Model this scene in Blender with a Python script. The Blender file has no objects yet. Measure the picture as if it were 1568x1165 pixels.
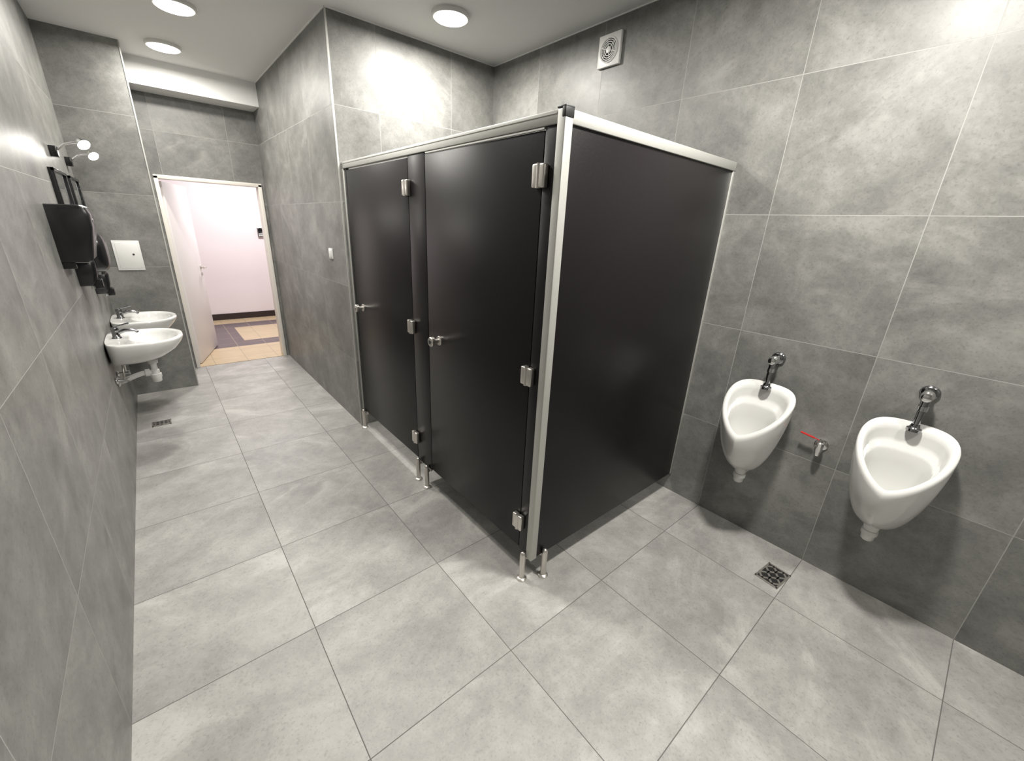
import bpy, bmesh
from math import *
from mathutils import Vector, Matrix
S=bpy.context.scene
# ------------------------------------------------------------------ materials
def newmat(n):
    m=bpy.data.materials.new(n); m.use_nodes=True
    return m,m.node_tree.nodes,m.node_tree.links,m.node_tree.nodes['Principled BSDF']
def simple(n,col,rough=.5,metal=0,noise=0.0,nscale=60,bump=0,coat=0,spec=None):
    m,N,L,b=newmat(n)
    b.inputs['Base Color'].default_value=(*col,1); b.inputs['Roughness'].default_value=rough
    b.inputs['Metallic'].default_value=metal
    if coat: b.inputs['Coat Weight'].default_value=coat; b.inputs['Coat Roughness'].default_value=.06
    if spec is not None: b.inputs['Specular IOR Level'].default_value=spec
    tc=N.new('ShaderNodeTexCoord'); nz=N.new('ShaderNodeTexNoise'); nz.inputs['Scale'].default_value=nscale; nz.inputs['Detail'].default_value=4
    L.new(tc.outputs['Object'],nz.inputs['Vector'])
    mr=N.new('ShaderNodeMapRange'); mr.inputs['To Min'].default_value=max(0,rough-.03-noise*.3); mr.inputs['To Max'].default_value=rough+.03+noise*.3
    L.new(nz.outputs['Fac'],mr.inputs['Value']); L.new(mr.outputs[0],b.inputs['Roughness'])
    if noise:
        mx=N.new('ShaderNodeMix'); mx.data_type='RGBA'
        mx.inputs['A'].default_value=(*[c*(1-noise) for c in col],1); mx.inputs['B'].default_value=(*[min(1,c*(1+noise)) for c in col],1)
        L.new(nz.outputs['Fac'],mx.inputs['Factor']); L.new(mx.outputs['Result'],b.inputs['Base Color'])
    if bump:
        bp=N.new('ShaderNodeBump'); bp.inputs['Strength'].default_value=bump; bp.inputs['Distance'].default_value=.002
        L.new(nz.outputs['Fac'],bp.inputs['Height']); L.new(bp.outputs[0],b.inputs['Normal'])
    return m
def emis(n,col,s):
    m,N,L,b=newmat(n)
    b.inputs['Base Color'].default_value=(.8,.8,.8,1)
    b.inputs['Emission Color'].default_value=(*col,1); b.inputs['Emission Strength'].default_value=s
    return m
def tilemat(n,dark,light,grout,rough,off,gw=.0022,streak=.5,bumpn=.25,spec=.5):
    m,N,L,b=newmat(n)
    b.inputs['Specular IOR Level'].default_value=spec
    def math(op,a,bb=None,c=None):
        k=N.new('ShaderNodeMath'); k.operation=op
        for i,v in enumerate((a,bb,c)):
            if v is None: continue
            if isinstance(v,(int,float)): k.inputs[i].default_value=v
            else: L.new(v,k.inputs[i])
        return k.outputs[0]
    g=N.new('ShaderNodeNewGeometry')
    sp=N.new('ShaderNodeSeparateXYZ'); L.new(g.outputs['Position'],sp.inputs[0])
    sn=N.new('ShaderNodeSeparateXYZ'); L.new(g.outputs['True Normal'],sn.inputs[0])
    isx=math('GREATER_THAN',math('ABSOLUTE',sn.outputs[0]),.5)
    isz=math('GREATER_THAN',math('ABSOLUTE',sn.outputs[2]),.5)
    x=math('SUBTRACT',sp.outputs[0],off[0]); y=math('SUBTRACT',sp.outputs[1],off[1]); z=math('SUBTRACT',sp.outputs[2],off[2])
    def mixf(f,a,c):
        k=N.new('ShaderNodeMix'); k.data_type='FLOAT'; L.new(f,k.inputs[0]); L.new(a,k.inputs[2]); L.new(c,k.inputs[3]); return k.outputs[0]
    u=mixf(isx,x,y); v=mixf(isz,z,y)
    u=math('DIVIDE',u,.6); v=math('DIVIDE',v,.6)
    iu=math('FLOOR',u); iv=math('FLOOR',v)
    fu=math('SUBTRACT',u,iu); fv=math('SUBTRACT',v,iv)
    du=math('MINIMUM',fu,math('SUBTRACT',1,fu)); dv=math('MINIMUM',fv,math('SUBTRACT',1,fv))
    dd=math('MULTIPLY',math('MINIMUM',du,dv),.6)
    gm=N.new('ShaderNodeMapRange'); gm.interpolation_type='SMOOTHSTEP'; L.new(dd,gm.inputs['Value'])
    gm.inputs['From Min'].default_value=gw*.55; gm.inputs['From Max'].default_value=gw*1.1
    cb=N.new('ShaderNodeCombineXYZ'); L.new(iu,cb.inputs[0]); L.new(iv,cb.inputs[1]); L.new(isx,cb.inputs[2])
    wn=N.new('ShaderNodeTexWhiteNoise'); wn.noise_dimensions='3D'; L.new(cb.outputs[0],wn.inputs['Vector'])
    vm=N.new('ShaderNodeVectorMath'); vm.operation='MULTIPLY_ADD'; L.new(wn.outputs['Color'],vm.inputs[0]); vm.inputs[1].default_value=(13,17,11)
    uvc=N.new('ShaderNodeCombineXYZ'); L.new(u,uvc.inputs[0]); L.new(v,uvc.inputs[1]); L.new(uvc.outputs[0],vm.inputs[2])
    vr=N.new('ShaderNodeVectorRotate'); vr.rotation_type='Z_AXIS'; L.new(vm.outputs[0],vr.inputs['Vector'])
    L.new(math('MULTIPLY',math('SUBTRACT',wn.outputs['Value'],.5),1.6),vr.inputs['Angle'])
    def noise(sc,det,rg,dist,stretch=None,rot=0):
        k=N.new('ShaderNodeTexNoise'); k.inputs['Scale'].default_value=sc; k.inputs['Detail'].default_value=det; k.inputs['Roughness'].default_value=rg; k.inputs['Distortion'].default_value=dist
        if stretch:
            mp=N.new('ShaderNodeMapping'); mp.inputs['Scale'].default_value=stretch; mp.inputs['Rotation'].default_value=(0,0,rot); L.new(vr.outputs[0],mp.inputs['Vector']); L.new(mp.outputs[0],k.inputs['Vector'])
        else: L.new(vr.outputs[0],k.inputs['Vector'])
        return k.outputs['Fac']
    n1=noise(2.2,10,.70,.25); n2=noise(1.2,8,.64,.7,(1,1.8,1),.7); n3=noise(16,6,.78,.1); n4=noise(60,3,.6,0)
    s=math('ADD',math('MULTIPLY',n1,.52),math('MULTIPLY',n2,.26)); s=math('ADD',s,math('MULTIPLY',n3,.22))
    s=math('ADD',s,math('MULTIPLY',math('SUBTRACT',wn.outputs['Value'],.5),.03))
    cr=N.new('ShaderNodeValToRGB'); L.new(s,cr.inputs[0])
    e=cr.color_ramp; e.elements[0].position=.39; e.elements[0].color=(*dark,1); e.elements[1].position=.61; e.elements[1].color=(*light,1)
    em=e.elements.new(.5); em.color=(*[(a+c)/2*.98 for a,c in zip(dark,light)],1)
    rd=N.new('ShaderNodeMapRange'); rd.interpolation_type='SMOOTHSTEP'; L.new(n2,rd.inputs['Value']); rd.inputs['From Min'].default_value=.52; rd.inputs['From Max'].default_value=.70
    rd.inputs['To Max'].default_value=streak
    mw=N.new('ShaderNodeMix'); mw.data_type='RGBA'; L.new(rd.outputs[0],mw.inputs['Factor']); L.new(cr.outputs[0],mw.inputs['A']); mw.inputs['B'].default_value=(*[min(1,c*1.25) for c in light],1)
    pt=N.new('ShaderNodeMapRange'); L.new(n4,pt.inputs['Value']); pt.inputs['From Min'].default_value=.30; pt.inputs['From Max'].default_value=.46; pt.inputs['To Min'].default_value=.80
    hs=N.new('ShaderNodeMix'); hs.data_type='RGBA'; hs.blend_type='MULTIPLY'; hs.inputs['Factor'].default_value=1; L.new(mw.outputs['Result'],hs.inputs['A']); L.new(pt.outputs[0],hs.inputs['B'])
    mg=N.new('ShaderNodeMix'); mg.data_type='RGBA'; L.new(gm.outputs[0],mg.inputs['Factor']); mg.inputs['A'].default_value=(*grout,1); L.new(hs.outputs['Result'],mg.inputs['B'])
    L.new(mg.outputs['Result'],b.inputs['Base Color'])
    rr=N.new('ShaderNodeMapRange'); L.new(n3,rr.inputs['Value']); rr.inputs['To Min'].default_value=rough-.08; rr.inputs['To Max'].default_value=rough+.1
    L.new(math('ADD',rr.outputs[0],math('MULTIPLY',math('SUBTRACT',1,gm.outputs[0]),.4)),b.inputs['Roughness'])
    hh=math('ADD',math('MULTIPLY',gm.outputs[0],.5),math('MULTIPLY',n3,bumpn))
    bp=N.new('ShaderNodeBump'); bp.inputs['Strength'].default_value=.35; bp.inputs['Distance'].default_value=.0012; L.new(hh,bp.inputs['Height']); L.new(bp.outputs[0],b.inputs['Normal'])
    return m
OFF=(.236,.285,-.02)
M_floor=tilemat('floor_tile',(.275,.268,.256),(.45,.442,.422),(.13,.127,.12),.42,OFF,streak=.5,gw=.0020)
M_wall=tilemat('wall_tile',(.132,.132,.125),(.262,.260,.245),(.34,.34,.32),.42,OFF,streak=.38,gw=.0018,spec=.42)
M_ceil=simple('ceiling_paint',(.82,.82,.81),.7,noise=.02,bump=.1,nscale=90)
M_pink=simple('hall_paint',(.80,.73,.755),.6,noise=.02)
M_part=simple('partition_laminate',(.0098,.0082,.0092),.35,noise=.1,nscale=200,bump=.02,spec=.26)
M_alu=simple('brushed_aluminium',(.50,.50,.47),.45,metal=.4,noise=.05,nscale=120)
M_steel=simple('satin_steel',(.66,.63,.59),.32,metal=.9,noise=.05)
M_chrome=simple('chrome',(.80,.80,.80),.10,metal=1)
M_dchrome=simple('dark_chrome',(.34,.34,.35),.14,metal=1)
M_black=simple('black_plastic',(.010,.010,.011),.22,noise=.1)
M_blackm=simple('black_rubber',(.015,.015,.015),.5,noise=.1)
M_cer=simple('white_ceramic',(.70,.70,.68),.10,coat=.6)
M_plw=simple('white_plastic',(.74,.74,.72),.35,noise=.03)
M_red=simple('red_handle',(.5,.02,.02),.35)
M_door=simple('white_door_paint',(.74,.71,.71),.4,noise=.02)
M_frame=simple('cream_frame_paint',(.78,.74,.68),.4,noise=.02)
M_skirt=simple('dark_skirting',(.03,.02,.02),.4,noise=.2)
M_mirror=simple('mirror_glass',(.85,.86,.86),.03,metal=1)
M_lamp=emis('lamp_diffuser',(1,.93,.80),8)
M_spot=emis('mirror_lamp_diffuser',(1,.97,.92),25)
M_dark=simple('dark_hole',(.01,.01,.01),.8)
def hallfloor():
    m,N,L,b=newmat('hall_floor_tile')
    g=N.new('ShaderNodeNewGeometry'); sp=N.new('ShaderNodeSeparateXYZ'); L.new(g.outputs['Position'],sp.inputs[0])
    def math(op,a,bb):
        k=N.new('ShaderNodeMath'); k.operation=op
        for i,v in enumerate((a,bb)):
            if isinstance(v,(int,float)): k.inputs[i].default_value=v
            else: L.new(v,k.inputs[i])
        return k.outputs[0]
    def band(s,a,c): return math('MULTIPLY',math('GREATER_THAN',s,a),math('LESS_THAN',s,c))
    x,y=sp.outputs[0],sp.outputs[1]
    dk=math('MAXIMUM',band(y,6.42,6.72),band(y,7.62,7.95)); dk=math('MAXIMUM',dk,math('MULTIPLY',band(x,.42,.78),band(y,6.42,7.95)))
    fx=math('FRACT',math('DIVIDE',x,.33),0); fy=math('FRACT',math('DIVIDE',y,.33),0)
    gr=math('MAXIMUM',math('LESS_THAN',fx,.02),math('LESS_THAN',fy,.02))
    nz=N.new('ShaderNodeTexNoise'); nz.inputs['Scale'].default_value=6; L.new(g.outputs['Position'],nz.inputs['Vector'])
    ct=N.new('ShaderNodeMix'); ct.data_type='RGBA'; ct.inputs['A'].default_value=(.42,.33,.21,1); ct.inputs['B'].default_value=(.56,.44,.29,1); L.new(nz.outputs['Fac'],ct.inputs['Factor'])
    a=N.new('ShaderNodeMix'); a.data_type='RGBA'; L.new(dk,a.inputs['Factor']); L.new(ct.outputs['Result'],a.inputs['A']); a.inputs['B'].default_value=(.10,.075,.085,1)
    c=N.new('ShaderNodeMix'); c.data_type='RGBA'; L.new(gr,c.inputs['Factor']); L.new(a.outputs['Result'],c.inputs['A']); c.inputs['B'].default_value=(.3,.24,.18,1)
    L.new(c.outputs['Result'],b.inputs['Base Color']); b.inputs['Roughness'].default_value=.3
    return m
M_hfloor=hallfloor()
# ------------------------------------------------------------------ builder
class B:
    def __init__(s,name): s.name=name; s.bm=bmesh.new(); s.mats=[]
    def mi(s,m):
        if m not in s.mats: s.mats.append(m)
        return s.mats.index(m)
    def merge(s,t,m):
        i=s.mi(m)
        for f in t.faces: f.material_index=i
        me=bpy.data.meshes.new('t'); t.to_mesh(me); t.free(); s.bm.from_mesh(me); bpy.data.meshes.remove(me)
    def box(s,a,b,m,bev=0,seg=2,rot=None,piv=None):
        t=bmesh.new(); bmesh.ops.create_cube(t,size=1)
        for v in t.verts: v.co=Vector([(a[i]+b[i])/2+v.co[i]*(b[i]-a[i]) for i in range(3)])
        if bev: bmesh.ops.bevel(t,geom=list(t.edges),offset=bev,segments=seg,profile=.5,affect='EDGES')
        if rot is not None: bmesh.ops.rotate(t,verts=t.verts,cent=piv,matrix=rot)
        bmesh.ops.recalc_face_normals(t,faces=t.faces)
        s.merge(t,m)
    def tube(s,pts,r,m,n=20,cap=True):
        pts=[Vector(p) for p in pts]; rr=r if isinstance(r,(list,tuple)) else [r]*len(pts)
        t=bmesh.new(); rings=[]
        up=None
        for i,p in enumerate(pts):
            if i==0: d=pts[1]-p
            elif i==len(pts)-1: d=p-pts[i-1]
            else:
                d1=(p-pts[i-1]); d2=(pts[i+1]-p)
                d=(d1.normalized() if d1.length>1e-9 else Vector())+(d2.normalized() if d2.length>1e-9 else Vector())
            d.normalize()
            if up is None: up=d.orthogonal().normalized()
            up=(up-d*up.dot(d)); 
            if up.length<1e-6: up=d.orthogonal()
            up.normalize(); sd=d.cross(up)
            rings.append([t.verts.new(p+rr[i]*(cos(2*pi*k/n)*up+sin(2*pi*k/n)*sd)) for k in range(n)])
        for a,b in zip(rings,rings[1:]):
            for k in range(n): t.faces.new((a[k],a[(k+1)%n],b[(k+1)%n],b[k]))
        if cap: t.faces.new(rings[0]); t.faces.new(rings[-1])
        bmesh.ops.recalc_face_normals(t,faces=t.faces); s.merge(t,m)
    def lathe(s,c,axis,prof,m,n=32):
        c=Vector(c); ax=Vector(axis).normalized(); u=ax.orthogonal().normalized(); w=ax.cross(u)
        t=bmesh.new(); rings=[]
        for d,r in prof:
            if r<1e-6: rings.append([t.verts.new(c+ax*d)])
            else: rings.append([t.verts.new(c+ax*d+r*(cos(2*pi*k/n)*u+sin(2*pi*k/n)*w)) for k in range(n)])
        for a,b in zip(rings,rings[1:]):
            for k in range(n):
                k2=(k+1)%n
                if len(a)==1 and len(b)==1: continue
                if len(a)==1: t.faces.new((a[0],b[k2],b[k]))
                elif len(b)==1: t.faces.new((a[k],a[k2],b[0]))
                else: t.faces.new((a[k],a[k2],b[k2],b[k]))
        bmesh.ops.recalc_face_normals(t,faces=t.faces); s.merge(t,m)
    def loft(s,rings,m,cap0=True,cap1=True):
        t=bmesh.new(); R=[[t.verts.new(p) for p in r] for r in rings]; n=len(R[0])
        for a,b in zip(R,R[1:]):
            for k in range(n): t.faces.new((a[k],a[(k+1)%n],b[(k+1)%n],b[k]))
        if cap0: t.faces.new(R[0])
        if cap1: t.faces.new(R[-1])
        bmesh.ops.recalc_face_normals(t,faces=t.faces); s.merge(t,m)
    def done(s,angle=35,parent=None):
        bb=[v.co for v in s.bm.verts]
        mn=Vector([min(c[i] for c in bb) for i in range(3)]); mx=Vector([max(c[i] for c in bb) for i in range(3)])
        c=(mn+mx)/2
        for v in s.bm.verts: v.co-=c
        me=bpy.data.meshes.new(s.name); s.bm.to_mesh(me); s.bm.free()
        for m in s.mats: me.materials.append(m)
        for p in me.polygons: p.use_smooth=True
        me.set_sharp_from_angle(angle=radians(angle))
        o=bpy.data.objects.new(s.name,me); o.location=c; bpy.context.collection.objects.link(o)
        if parent: o.parent=parent
        return o
def room(name,a,b,m):
    k=B(name); k.box(a,b,m); return k.done()
# ------------------------------------------------------------------ room shell
XL,X1,X2=-.356,1.114,2.451
YB,Y1,YC,YD=-1.7,3.237,5.037,5.68
ZC=2.90; T=.12
room('floor',(XL-T,YB-T,-.1),(X2+T,YD+T,0),M_floor)
room('ceiling',(XL-T,YB-T,ZC),(X2+T,YD+T,ZC+.1),M_ceil)
room('wall_left',(XL-T,YB-T,0),(XL,YD,ZC),M_wall)
room('wall_right',(X2,YB-T,0),(X2+T,Y1+T,ZC),M_wall)
room('wall_rear',(XL,YB-T,0),(X2,YB,ZC),M_wall)
room('wall_stall_back',(X1+T,Y1,0),(X2,Y1+T,ZC),M_wall)
k=B('wall_corridor'); k.box((X1,Y1,0),(X1+T,YD,ZC),M_wall); k.done()
room('wall_column',(XL,YC,0),(.118,YD,ZC),M_wall)
DX0,DX1,DZ=.165,1.075,1.985
k=B('wall_door'); k.box((XL-T,YD,0),(DX0,YD+T,ZC),M_wall); k.box((DX1,YD,0),(X1+T,YD+T,ZC),M_wall); k.box((DX0,YD,DZ),(DX1,YD+T,ZC),M_wall); k.done()
room('ceiling_bulkhead',(.118,5.39,2.69),(X1,YD,ZC),M_ceil)
k=B('trim_1'); k.box((X1-.003,Y1-.003,0),(X1+.007,Y1+.007,ZC),M_alu); k.done()
k=B('trim_2'); k.box((.112,YC-.003,0),(.121,YC+.006,ZC),M_alu); k.done()
k=B('trim_3')
k.box((X2-.006,YB,ZC-.006),(X2,Y1,ZC),M_ceil); k.box((X1,Y1-.006,ZC-.006),(X2,Y1,ZC),M_ceil); k.box((X1-.006,Y1,ZC-.006),(X1,YD-.29,ZC),M_ceil); k.done()
# hall
HX0,HX1,HY=-.9,2.6,8.30
room('floor_hall',(HX0,YD+T,-.1),(HX1,HY+.1,0),M_hfloor)
room('ceiling_hall',(HX0,YD+T,2.7),(HX1,HY+.1,2.8),M_ceil)
room('wall_hall_back',(HX0,HY,0),(HX1,HY+.1,2.7),M_pink)
room('wall_hall_left',(HX0-.1,YD+T,0),(HX0,HY+.1,2.7),M_pink)
room('wall_hall_right',(HX1,YD+T,0),(HX1+.1,HY+.1,2.7),M_pink)
room('baseboard_hall',(HX0,HY-.012,0),(HX1,HY,.10),M_skirt)
k=B('threshold_sill'); k.box((DX0,YD,-.001),(DX1,YD+T,.004),M_hfloor); k.done()
k=B('wall_intercom'); k.box((1.42,HY-.04,1.34),(1.50,HY,1.48),M_dchrome,.006); k.box((1.43,HY-.045,1.42),(1.49,HY-.038,1.465),M_black); 
for i in range(2):
    for j in range(3): k.box((1.434+j*.019,HY-.045,1.352+i*.025),(1.448+j*.019,HY-.038,1.368+i*.025),M_plw)
k.done()
door=bpy.data.objects.new('door_1',None); bpy.context.collection.objects.link(door)
k=B('frame'); w=.035
k.box((DX0-.01,YD-.014,0),(DX0+w-.01,YD+T+.01,DZ),M_frame,.003); k.box((DX1-w+.01,YD-.014,0),(DX1+.01,YD+T+.01,DZ),M_frame,.003); k.box((DX0-.01,YD-.014,DZ-w+.01),(DX1+.01,YD+T+.01,DZ+.01),M_frame,.003)
k.done(parent=door)
hp=Vector((DX0+.03,YD+T+.015,0)); ang=radians(73); LW=.84
Rm=Matrix.Rotation(ang,3,'Z')
k=B('leaf'); k.box(hp+Vector((0,-.02,.008)),hp+Vector((LW,.02,1.945)),M_door,.003,rot=Rm,piv=hp)
k.done(parent=door)
k=B('handle')
for sgn in (-1,):
    c=hp+Rm@Vector((LW-.06,-.022,1.03)); nrm=Rm@Vector((0,-1,0)); al=Rm@Vector((-1,0,0))
    k.lathe(c,nrm,[(0,0),(0,.025),(.008,.025),(.01,.02),(.01,0)],M_steel)
    k.tube([c,c+nrm*.05,c+nrm*.055+al*.01,c+nrm*.055+al*.12],.009,M_steel)
    c2=c+Vector((0,0,-.08)); k.lathe(c2,nrm,[(0,0),(0,.02),(.006,.02),(.006,0)],M_steel)
k.done(parent=door)
k=B('hinge')
for z in (.25,1.7): k.tube([hp+Vector((-.012,-.01,z)),hp+Vector((-.012,-.01,z+.09))],.008,M_steel)
k.done(parent=door)
# ------------------------------------------------------------------ partition
part=bpy.data.objects.new('toilet_partition',None); bpy.context.collection.objects.link(part)
FX=1.135; SY=1.10; ZB=.145; ZT=2.035
def panel(n,a,b,bev=.0015):
    k=B(n); k.box(a,b,M_part,bev); return k.done(parent=part)
panel('side_panel',(FX+.03,SY+.008,ZB-.015),(X2-.015,SY+.026,ZT-.03))
panel('divider_panel',(FX+.03,2.155,ZB),(X2,2.173,ZT-.04))
panel('corner_pilaster',(FX+.004,SY+.03,ZB),(FX+.022,1.196,ZT-.035))
panel('middle_pilaster',(FX+.004,2.066,ZB),(FX+.022,2.248,ZT-.035))
panel('door_near',(FX+.004,1.200,ZB+.01),(FX+.022,2.061,1.982))
panel('door_far',(FX+.004,2.253,ZB+.01),(FX+.022,3.165,1.982))
panel('end_pilaster',(FX+.006,3.169,ZB),(FX+.024,3.215,ZT-.035))
k=B('aluminium_frame')
k.box((FX-.006,SY-.004,ZB-.01),(FX+.034,SY+.034,ZT),M_alu,.004,3)
k.box((FX-.002,SY+.034,ZT-.042),(FX+.030,Y1,ZT),M_alu,.003)
k.box((FX+.034,SY+.0,ZT-.042),(X2,SY+.032,ZT),M_alu,.003)
k.box((FX-.004,SY+.04,ZT-.012),(FX+.032,Y1,ZT-.008),M_alu)
k.box((FX-.002,3.213,.02),(FX+.03,Y1,ZT-.042),M_alu,.002)
k.box((X2-.018,SY+.003,ZB-.015),(X2,SY+.03,ZT-.042),M_alu,.002)
k.done(parent=part)
k=B('corner_cap'); k.box((FX-.008,SY-.006,ZT-.028),(FX+.036,SY+.012,ZT+.006),M_blackm,.004); k.box((FX-.008,SY-.006,ZT-.0),(FX+.036,SY+.036,ZT+.008),M_blackm,.003); k.done(parent=part)
k=B('door_hinges')
for y in (1.198,2.2505):
    for z in (1.835,1.068,.315):
        for s in (-1,1):
            y0,y1=(y-.032,y-.002) if s<0 else (y+.002,y+.032)
            k.box((FX-.022,y0,z-.04),(FX+.004,y1,z+.04),M_steel,.006,3)
        k.tube([(FX-.016,y,z-.041),(FX-.016,y,z+.041)],.009,M_steel)
k.done(parent=part)
k=B('door_knobs')
for y in (1.94,3.04):
    k.lathe((FX+.004,y,1.05),(-1,0,0),[(0,0),(0,.026),(.007,.026),(.009,.024),(.009,.013),(.035,.012),(.038,.024),(.042,.027),(.058,.027),(.062,.024),(.062,0)],M_steel)
    k.lathe((FX-.058,y,1.05),(-1,0,0),[(0,0),(0,.012),(.002,.012),(.002,0)],M_dchrome)
    k.lathe((FX+.022,y,1.05),(1,0,0),[(0,0),(0,.026),(.009,.024),(.009,.01),(.03,.01),(.03,0)],M_steel)
k.done(parent=part)
k=B('support_legs')
for x,y in ((1.120,1.142),(1.222,1.092),(1.124,2.108),(1.124,2.225),(1.124,3.185)):
    prof=[(0,0),(0,.026),(.004,.026),(.010,.020),(.012,.0145),(.150,.0145),(.160,.0125),(.166,.007),(.168,0)]
    k.lathe((x,y,0),(0,0,1),prof,M_steel,28)
    dx=.03 if y!=1.092 else 0; dy=.03 if y==1.092 else 0
    k.lathe((x+dx,y+dy,ZB-.03),(0,0,1),[(0,0),(0,.01),(.05,.01),(.05,0)],M_steel,20)
    k.box((x-.007,y-.007,ZB-.03),(x+dx+.007,y+dy+.007,ZB-.012),M_steel,.003)
k.done(parent=part)
k=B('bright_gap_strip'); k.box((FX+.0,1.20,1.984),(FX+.01,2.05,1.990),M_alu); k.done(parent=part)  # pale strip added to draw the bright gap between near door and rail
# ------------------------------------------------------------------ urinals
def sgnp(v,e): return (abs(v)**e)*(1 if v>=0 else -1)
def urinal(yc):
    k=B('urinal'); N=96
    def W(D,s,z): return Vector((X2-D-.002,yc+s,z))
    def egg(a):
        sn=sin(a); cs=cos(a)
        if sn<0: v=.34+.34*sgnp(sn,.9); e=.60
        else: v=.34+.66*sn; e=1.45
        wd=.160*(abs(cs)**e)*(1 if cs>=0 else -1)
        return v,wd
    def ringplane(sc,vo,dz,ssc=None,D0=.028,D1=.335,z0=.935,z1=.690):
        r=[]
        for i in range(N):
            a=2*pi*i/N; v,s=egg(a)
            v2=vo+(v-vo)*sc
            crown=.016*sin(pi*min(1,max(0,v)))
            r.append(W(D0+(D1-D0)*v2,s*(ssc or sc),z0+(z1-z0)*v2+dz+crown))
        return r
    rings=[]
    rim=ringplane(1,.5,-.014)
    bot=[]
    for i in range(N):
        a=2*pi*i/N
        bot.append(W(.115+.048*sin(a),.045*cos(a),.456))
    for t in (0,.05,.12,.2,.3,.40,.5,.6,.70,.8,.88,.95,1.0):
        r=[]
        for b_,r_ in zip(bot,rim):
            c1=Vector((b_.x*.55+r_.x*.45,b_.y*.45+r_.y*.55,b_.z+.012))
            c2=Vector((r_.x+.02*max(0,(X2-r_.x)/.33),r_.y*1.0,max(r_.z-.13,b_.z+.05)))
            p=(1-t)**3*b_+3*(1-t)**2*t*c1+3*(1-t)*t*t*c2+t**3*r_
            p.x=min(p.x,X2-.002)
            r.append(p)
        rings.append(r)
    rings.append(ringplane(1.004,.5,-.006)); rings.append(ringplane(.998,.5,.002)); rings.append(ringplane(.980,.5,.007)); rings.append(ringplane(.92,.53,.009)); rings.append(ringplane(.86,.56,.007,.86))
    rings.append(ringplane(.82,.58,.001,.82)); rings.append(ringplane(.805,.59,-.012,.80)); rings.append(ringplane(.795,.60,-.045,.785))
    rings.append(ringplane(.77,.61,-.058,.76)); rings.append(ringplane(.69,.67,-.058,.68)); rings.append(ringplane(.665,.68,-.068,.65))
    inner=rings[-1]; cen=W(.16,0,.53)
    for t,sc in ((.2,.96),(.45,.86),(.68,.68),(.85,.45),(.96,.22),(1,.08)):
        rings.append([Vector((cen.x+(p.x-cen.x)*sc,cen.y+(p.y-cen.y)*sc,p.z+(cen.z-p.z)*t)) for p in inner])
    k.loft(rings,M_cer)
    k.lathe(cen+Vector((0,0,.004)),(0,0,1),[(0,0),(0,.02),(.003,.018),(.003,0)],M_steel)
    k.lathe(W(.075,0,.915),(0,0,1),[(0,0),(0,.026),(.012,.026),(.018,.018),(.03,.015),(.03,0)],M_dchrome)
    k.lathe(W(0,0,1.072),(-1,0,0),[(0,0),(0,.034),(.006,.033),(.012,.024),(.014,.016),(.05,.016),(.05,0)],M_dchrome)
    k.lathe(W(.045,0,1.072),(-1,0,0),[(0,0),(0,.022),(.04,.022),(.044,.018),(.052,.018),(.056,.012),(.056,0)],M_chrome)
    k.tube([W(.075,0,1.072),W(.075,0,1.02),W(.075,0,.93)],[.017,.014,.0115],M_dchrome)
    k.lathe(W(.075,0,1.01),(0,0,1),[(0,0),(0,.018),(.02,.018),(.02,0)],M_chrome,12)
    k.lathe(W(.115,0,.354),(0,0,1),[(0,0),(.0,.018),(.006,.024),(.03,.026),(.034,.031),(.055,.031),(.058,.027),(.075,.030),(.108,.034),(.108,0)],M_plw)
    k.tube([W(.115,0,.394),W(.05,0,.405),W(.02,0,.405),W(0,0,.405)],.018,M_plw)
    return k.done(angle=50)
urinal(.666); urinal(.076)
k=B('water_valve'); y,z=.372,.688
k.lathe((X2,y,z),(-1,0,0),[(0,0),(0,.030),(.005,.030),(.012,.020),(.014,.012),(.03,.012),(.03,0)],M_chrome)
k.lathe((X2-.028,y,z),(-1,0,0),[(0,0),(0,.017),(.022,.017),(.022,0)],M_chrome,8)
k.lathe((X2-.04,y,z-.05),(0,0,1),[(0,0),(0,.013),(.02,.014),(.03,.018),(.07,.018),(.075,.010),(.085,.008),(.085,0)],M_chrome)
k.box((X2-.043,y-.008,z+.030),(X2-.037,y+.06,z+.034),M_red,.0015,rot=Matrix.Rotation(radians(8),3,'X'),piv=Vector((X2-.04,y,z+.03)))
k.box((X2-.047,y+.03,z+.029),(X2-.033,y+.095,z+.035),M_red,.002,rot=Matrix.Rotation(radians(8),3,'X'),piv=Vector((X2-.04,y,z+.03)))
k.done()
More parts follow.
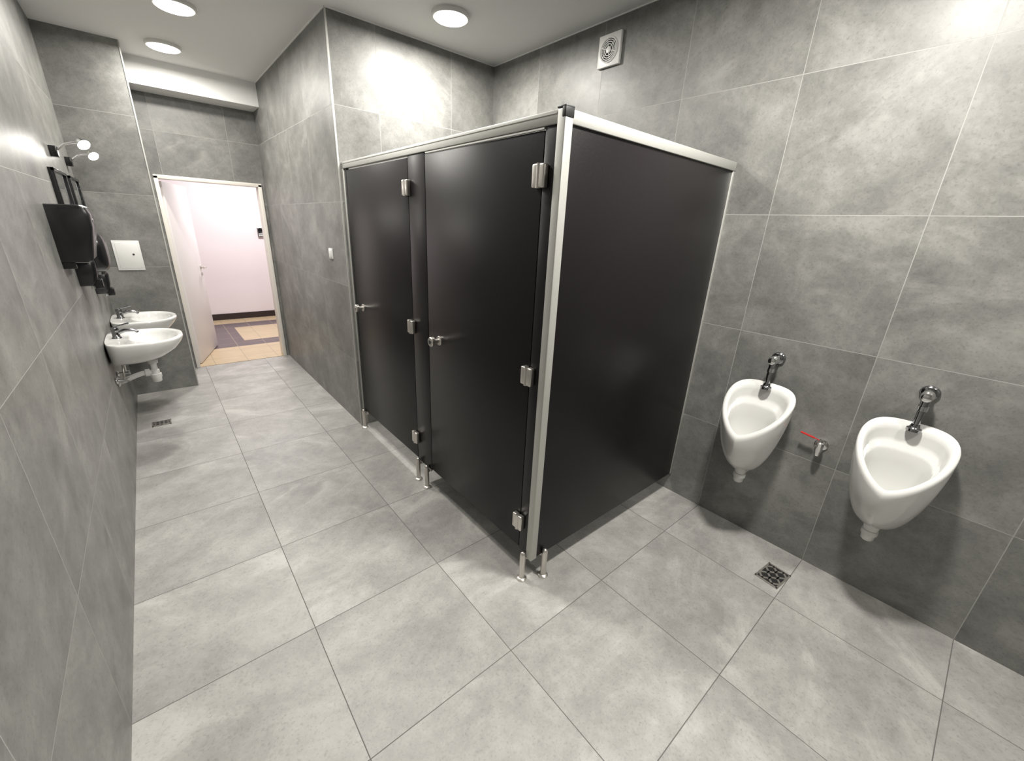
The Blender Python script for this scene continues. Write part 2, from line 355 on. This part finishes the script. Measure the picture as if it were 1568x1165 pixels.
# ------------------------------------------------------------------ sinks
def sink(yc):
    k=B('wash_basin'); N=72; ZR=.815
    def W(D,s,z): return Vector((XL+D+.004,yc+s,z))
    def outl(a,hs,D0,D1):
        sn,cs=sin(a),cos(a); mid=D0+(D1-D0)*.42
        if sn<0: return (mid+(mid-D0)*sgnp(sn,.35), hs*sgnp(cs,.5))
        return (mid+(D1-mid)*sgnp(sn,.95), hs*sgnp(cs,.80))
    A=[2*pi*i/N for i in range(N)]
    def ring(hs,D0,D1,z,crown=0): return [W(*outl(a,hs,D0,D1),z) for a in A]
    def ell(hs,D0,D1,z,e=.9): 
        c=(D0+D1)/2; h=(D1-D0)/2
        return [W(c+h*sgnp(sin(a),e),hs*sgnp(cos(a),e),z) for a in A]
    R=[ring(.09,0,.20,.655),ring(.14,0,.25,.66),ring(.185,0,.31,.685),ring(.225,0,.37,.73),ring(.246,0,.405,.775),ring(.252,0,.418,.80),ring(.252,0,.42,.81),ring(.247,.0,.415,.818),ring(.235,.0,.400,.820)]
    R+=[ell(.205,.115,.385,.817),ell(.196,.122,.377,.810),ell(.188,.13,.37,.79),ell(.165,.145,.35,.74),ell(.12,.175,.31,.705),ell(.05,.22,.27,.692),ell(.025,.225,.265,.690)]
    k.loft(R,M_cer)
    k.lathe(W(.245,0,.691),(0,0,1),[(0,0),(0,.022),(.003,.020),(.003,0)],M_chrome)
    k.lathe(W(.06,0,.818),(0,0,1),[(0,0),(0,.027),(.006,.026),(.010,.021),(.05,.020),(.065,.022),(.075,.018),(.078,0)],M_dchrome)
    k.tube([W(.06,0,.850),W(.11,0,.868),W(.16,0,.865),W(.175,0,.848)],[.014,.012,.011,.010],M_dchrome)
    k.tube([W(.06,0,.890),W(.085,.0,.902),W(.14,0,.915)],[.010,.007,.006],M_dchrome)
    k.lathe(W(.21,0,.47),(0,0,1),[(0,0),(0,.022),(.005,.028),(.03,.030),(.035,.034),(.06,.034),(.065,.026),(.09,.026),(.095,.019),(.14,.019),(.142,.029),(.165,.03),(.168,.022),(.20,.022),(.20,0)],M_plw)
    k.tube([W(.21,0,.545),W(.14,0,.545),W(.10,0,.535),W(.03,0,.508),W(.02,0,.505),W(.0,0,.505)],.0175,M_plw)
    k.lathe(W(.155,0,.545),(1,0,0),[(0,0),(0,.027),(.025,.027),(.025,0)],M_plw,16)
    k.lathe(W(0,0,.505),(1,0,0),[(0,0),(0,.035),(.006,.033),(.012,.02),(.012,0)],M_plw)
    for s in (-.09,.09):
        k.lathe(W(0,s,.54),(1,0,0),[(0,0),(0,.022),(.005,.022),(.01,.011),(.05,.011),(.055,.014),(.07,.014),(.07,0)],M_chrome)
        k.tube([W(.045,s,.54),W(.05,s,.60),W(.055,s*.5,.66)],.006,M_steel)
    return k.done(angle=50)
sink(3.85); sink(4.60)
for yc in (3.93,4.70):
    k=B('wall_mirror'); y0,y1,z0,z1=yc-.28,yc+.28,1.25,1.86; f=.018
    k.box((XL,y0,z0),(XL+.012,y1,z1),M_black)
    k.box((XL+.012,y0+f,z0+f),(XL+.014,y1-f,z1-f),M_mirror)
    for a,b in (((y0,z0),(y0+f,z1)),((y1-f,z0),(y1,z1)),((y0,z0),(y1,z0+f)),((y0,z1-f),(y1,z1))):
        k.box((XL+.01,a[0],a[1]),(XL+.026,b[0],b[1]),M_black,.002)
    k.done()
def mlamp(y):
    k=B('mirror_lamp'); z=1.97
    k.box((XL,y-.035,z-.03),(XL+.035,y+.035,z+.03),M_black,.004)
    k.tube([(XL+.03,y,z+.01),(XL+.07,y,z+.045),(XL+.11,y,z+.06),(XL+.145,y,z+.065)],.007,M_chrome)
    ax=Vector((.45,-.60,-.60)).normalized(); c=Vector((XL+.145,y,z+.075))
    k.lathe(c,ax,[(0,0),(0,.018),(.020,.022),(.035,.034),(.037,.033)],M_chrome)
    k.lathe(c,ax,[(.034,.032),(.040,.02),(.042,.0)],M_spot)
    k.done()
    sp=bpy.data.lights.new('mirror_spot','SPOT'); sp.energy=4; sp.spot_size=radians(130); sp.spot_blend=.6; sp.shadow_soft_size=.03; sp.color=(1,.96,.9)
    so=bpy.data.objects.new('mirror_spot_light',sp); so.location=c+ax*.065; so.rotation_euler=ax.to_track_quat('-Z','Y').to_euler(); bpy.context.collection.objects.link(so)
mlamp(4.0); mlamp(4.75)
k=B('paper_towel_dispenser')
y0,y1=3.10,3.37; rings=[]
prof=[(0,1.385),(.10,1.385),(.118,1.40),(.15,1.56),(.152,1.62),(.14,1.655),(.12,1.665),(0,1.665)]
for yy,i in ((y0,.012),(y0+.004,.004),(y0+.012,0),(y1-.012,0),(y1-.004,.004),(y1,.012)):
    rings.append([Vector((XL+max(0,d-(i if d>0 else 0)),yy,z+(i if z<1.5 else -i))) for d,z in prof])
k.loft(rings,M_black)
k.box((XL+.02,y0+.03,1.375),(XL+.09,y1-.03,1.39),M_dark)
k.box((XL,y0+.01,1.355),(XL+.05,y0+.04,1.39),M_black,.003)
k.box((XL+.148,y0+.10,1.58),(XL+.154,y1-.10,1.60),M_dchrome,.002)
k.done()
k=B('hand_dryer')
yc=3.73; R=[]
for D,sc in ((0,1),(.06,1),(.10,.98),(.125,.90),(.14,.74),(.147,.5),(.149,.2)):
    R.append([Vector((XL+D,yc+.125*sc*sgnp(cos(a),.75),1.40+.125*sc*sgnp(sin(a),.75))) for a in [2*pi*i/48 for i in range(48)]])
k.loft(R,M_black)
k.lathe((XL+.08,yc,1.262),(0,0,1),[(0,0),(0,.03),(.02,.035),(.02,0)],M_dchrome)
k.done(angle=45)
def soap(y,z):
    k=B('soap_dispenser')
    prof=[(0,z-.085),(.055,z-.085),(.075,z-.06),(.085,z-.02),(.09,z+.05),(.08,z+.085),(0,z+.085)]
    rings=[]
    for yy,i in ((y-.045,.012),(y-.038,.003),(y-.03,0),(y+.03,0),(y+.038,.003),(y+.045,.012)):
        rings.append([Vector((XL+max(0,d-(i if d>0 else 0)),yy,zz+(i if zz<z else -i))) for d,zz in prof])
    k.loft(rings,M_black)
    k.box((XL+.06,y-.03,z-.10),(XL+.098,y+.03,z-.045),M_black,.006)
    k.lathe((XL+.05,y,z-.105),(0,0,1),[(0,0),(0,.008),(.025,.01),(.025,0)],M_plw)
    k.done(angle=45)
soap(3.55,1.30); soap(4.22,1.16)
k=B('access_panel'); x0,x1,z0,z1=-.245,-.065,1.155,1.404
k.box((x0,YC-.012,z0),(x1,YC,z1),M_plw,.003); k.box((x0+.018,YC-.015,z0+.018),(x1-.018,YC-.011,z1-.018),M_plw,.0015)
k.lathe((x1-.055,YC-.015,(z0+z1)/2+.01),(0,-1,0),[(0,0),(0,.008),(.003,.008),(.003,0)],M_dchrome,16)
k.done()
k=B('light_switch'); y,z=3.575,1.40
k.box((X1-.010,y-.04,z-.04),(X1,y+.04,z+.04),M_plw,.003); k.box((X1-.014,y-.028,z-.028),(X1-.009,y+.028,z+.028),M_plw,.002); k.done()
k=B('ventilation_fan'); y0,y1,z0,z1=1.943,2.113,2.642,2.815; yc,zc=(y0+y1)/2,(z0+z1)/2
k.box((X2-.022,y0,z0),(X2,y1,z1),M_plw,.005)
k.lathe((X2-.021,yc,zc),(-1,0,0),[(0,.068),(.006,.068),(.008,.064),(.006,.060),(0,.060)],M_plw,40)
k.lathe((X2-.0225,yc,zc),(-1,0,0),[(0,0),(0,.060)],M_dark,40)
k.lathe((X2-.021,yc,zc),(-1,0,0),[(0,0),(.001,.018),(.008,.018),(.010,.014),(.010,0)],M_plw,24)
for r in (.030,.042,.053): k.lathe((X2-.021,yc,zc),(-1,0,0),[(.001,r-.002),(.006,r-.002),(.006,r+.002),(.001,r+.002)],M_plw,40)
for i in range(6):
    a=i*pi/3+.3; c=Vector((X2-.026,yc,zc)); d=Vector((0,cos(a),sin(a)))
    k.tube([c+d*.015,c+d*.062],.0025,M_plw,8)
k.done()
def drain(x,y,sx,sy,rz):
    k=B('floor_drain'); piv=Vector((x,y,0)); Rz=Matrix.Rotation(rz,3,'Z')
    k.box((x-sx,y-sy,0),(x+sx,y+sy,.002),M_dark,rot=Rz,piv=piv)
    for a,b in (((-sx,-sy),(sx,-sy+.008)),((-sx,sy-.008),(sx,sy)),((-sx,-sy),(-sx+.008,sy)),((sx-.008,-sy),(sx,sy))):
        k.box((x+a[0],y+a[1],0),(x+b[0],y+b[1],.005),M_steel,rot=Rz,piv=piv)
    n=4
    for i in range(n):
        for j in range(n):
            cx=x-sx+.008+(i+.5)*(2*sx-.016)/n; cy=y-sy+.008+(j+.5)*(2*sy-.016)/n; l=(2*sx-.016)/n*.62
            r2=Matrix.Rotation(rz+(pi/4 if (i+j)%2 else -pi/4),3,'Z')
            c0=Vector((cx,cy,0)); cw=piv+Rz@(c0-piv)
            k.box((cw.x-l,cw.y-.0055,.001),(cw.x+l,cw.y+.0055,.0048),M_steel,rot=r2,piv=cw)
    k.done()
drain(2.188,.345,.078,.056,radians(-6)); drain(-.20,4.19,.062,.05,0)
# ------------------------------------------------------------------ ceiling lamps
def clamp_(x,y,P=30,r=.118):
    k=B('ceiling_lamp')
    k.lathe((x,y,ZC),(0,0,-1),[(0,0),(0,r),(.018,r),(.024,r-.006),(.024,r-.012)],M_plw,48)
    k.lathe((x,y,ZC),(0,0,-1),[(.024,r-.012),(.030,r-.02),(.036,r*.6),(.038,0)],M_lamp,48)
    k.done()
    a=bpy.data.lights.new('ceiling_lamp_light','AREA'); a.shape='DISK'; a.size=2*r-.02; a.energy=P; a.color=(1,.968,.91)
    o=bpy.data.objects.new('ceiling_lamp_light',a); o.location=(x,y,ZC-.045); bpy.context.collection.objects.link(o)
for x,y,P in ((1.725,2.745,41),(.385,4.87,25),(.41,3.93,25),(.72,2.25,36),(1.52,.45,66),(1.5,-.9,22)): clamp_(x,y,P)
def alight(n,loc,size,P,col):
    a=bpy.data.lights.new(n,'AREA'); a.shape='SQUARE'; a.size=size; a.energy=P; a.color=col
    o=bpy.data.objects.new(n,a); o.location=loc; bpy.context.collection.objects.link(o)
alight('hall_ceiling_light',(1.2,7.0,2.66),.6,66,(1,.96,.95))
w=bpy.data.worlds.new('World'); S.world=w; w.use_nodes=True; w.node_tree.nodes['Background'].inputs[0].default_value=(.8,.85,.9,1); w.node_tree.nodes['Background'].inputs[1].default_value=.3
# ------------------------------------------------------------------ camera
p=[-0.7154144076207894,1.2175472971209957,0.0491123591034044,626.8921067258773]
Mx=Matrix.Rotation(p[0],3,'Z')@Matrix.Rotation(p[1],3,'X')@Matrix.Rotation(p[2],3,'Z')
cam=bpy.data.cameras.new('camera'); cam.sensor_width=36; cam.lens=p[3]/1568*36; cam.clip_start=.02
co=bpy.data.objects.new('camera',cam); co.matrix_world=Matrix.Translation((0,0,1.65))@Mx.to_4x4(); bpy.context.collection.objects.link(co)
S.camera=co
S.view_settings.view_transform='Standard'; S.view_settings.exposure=0
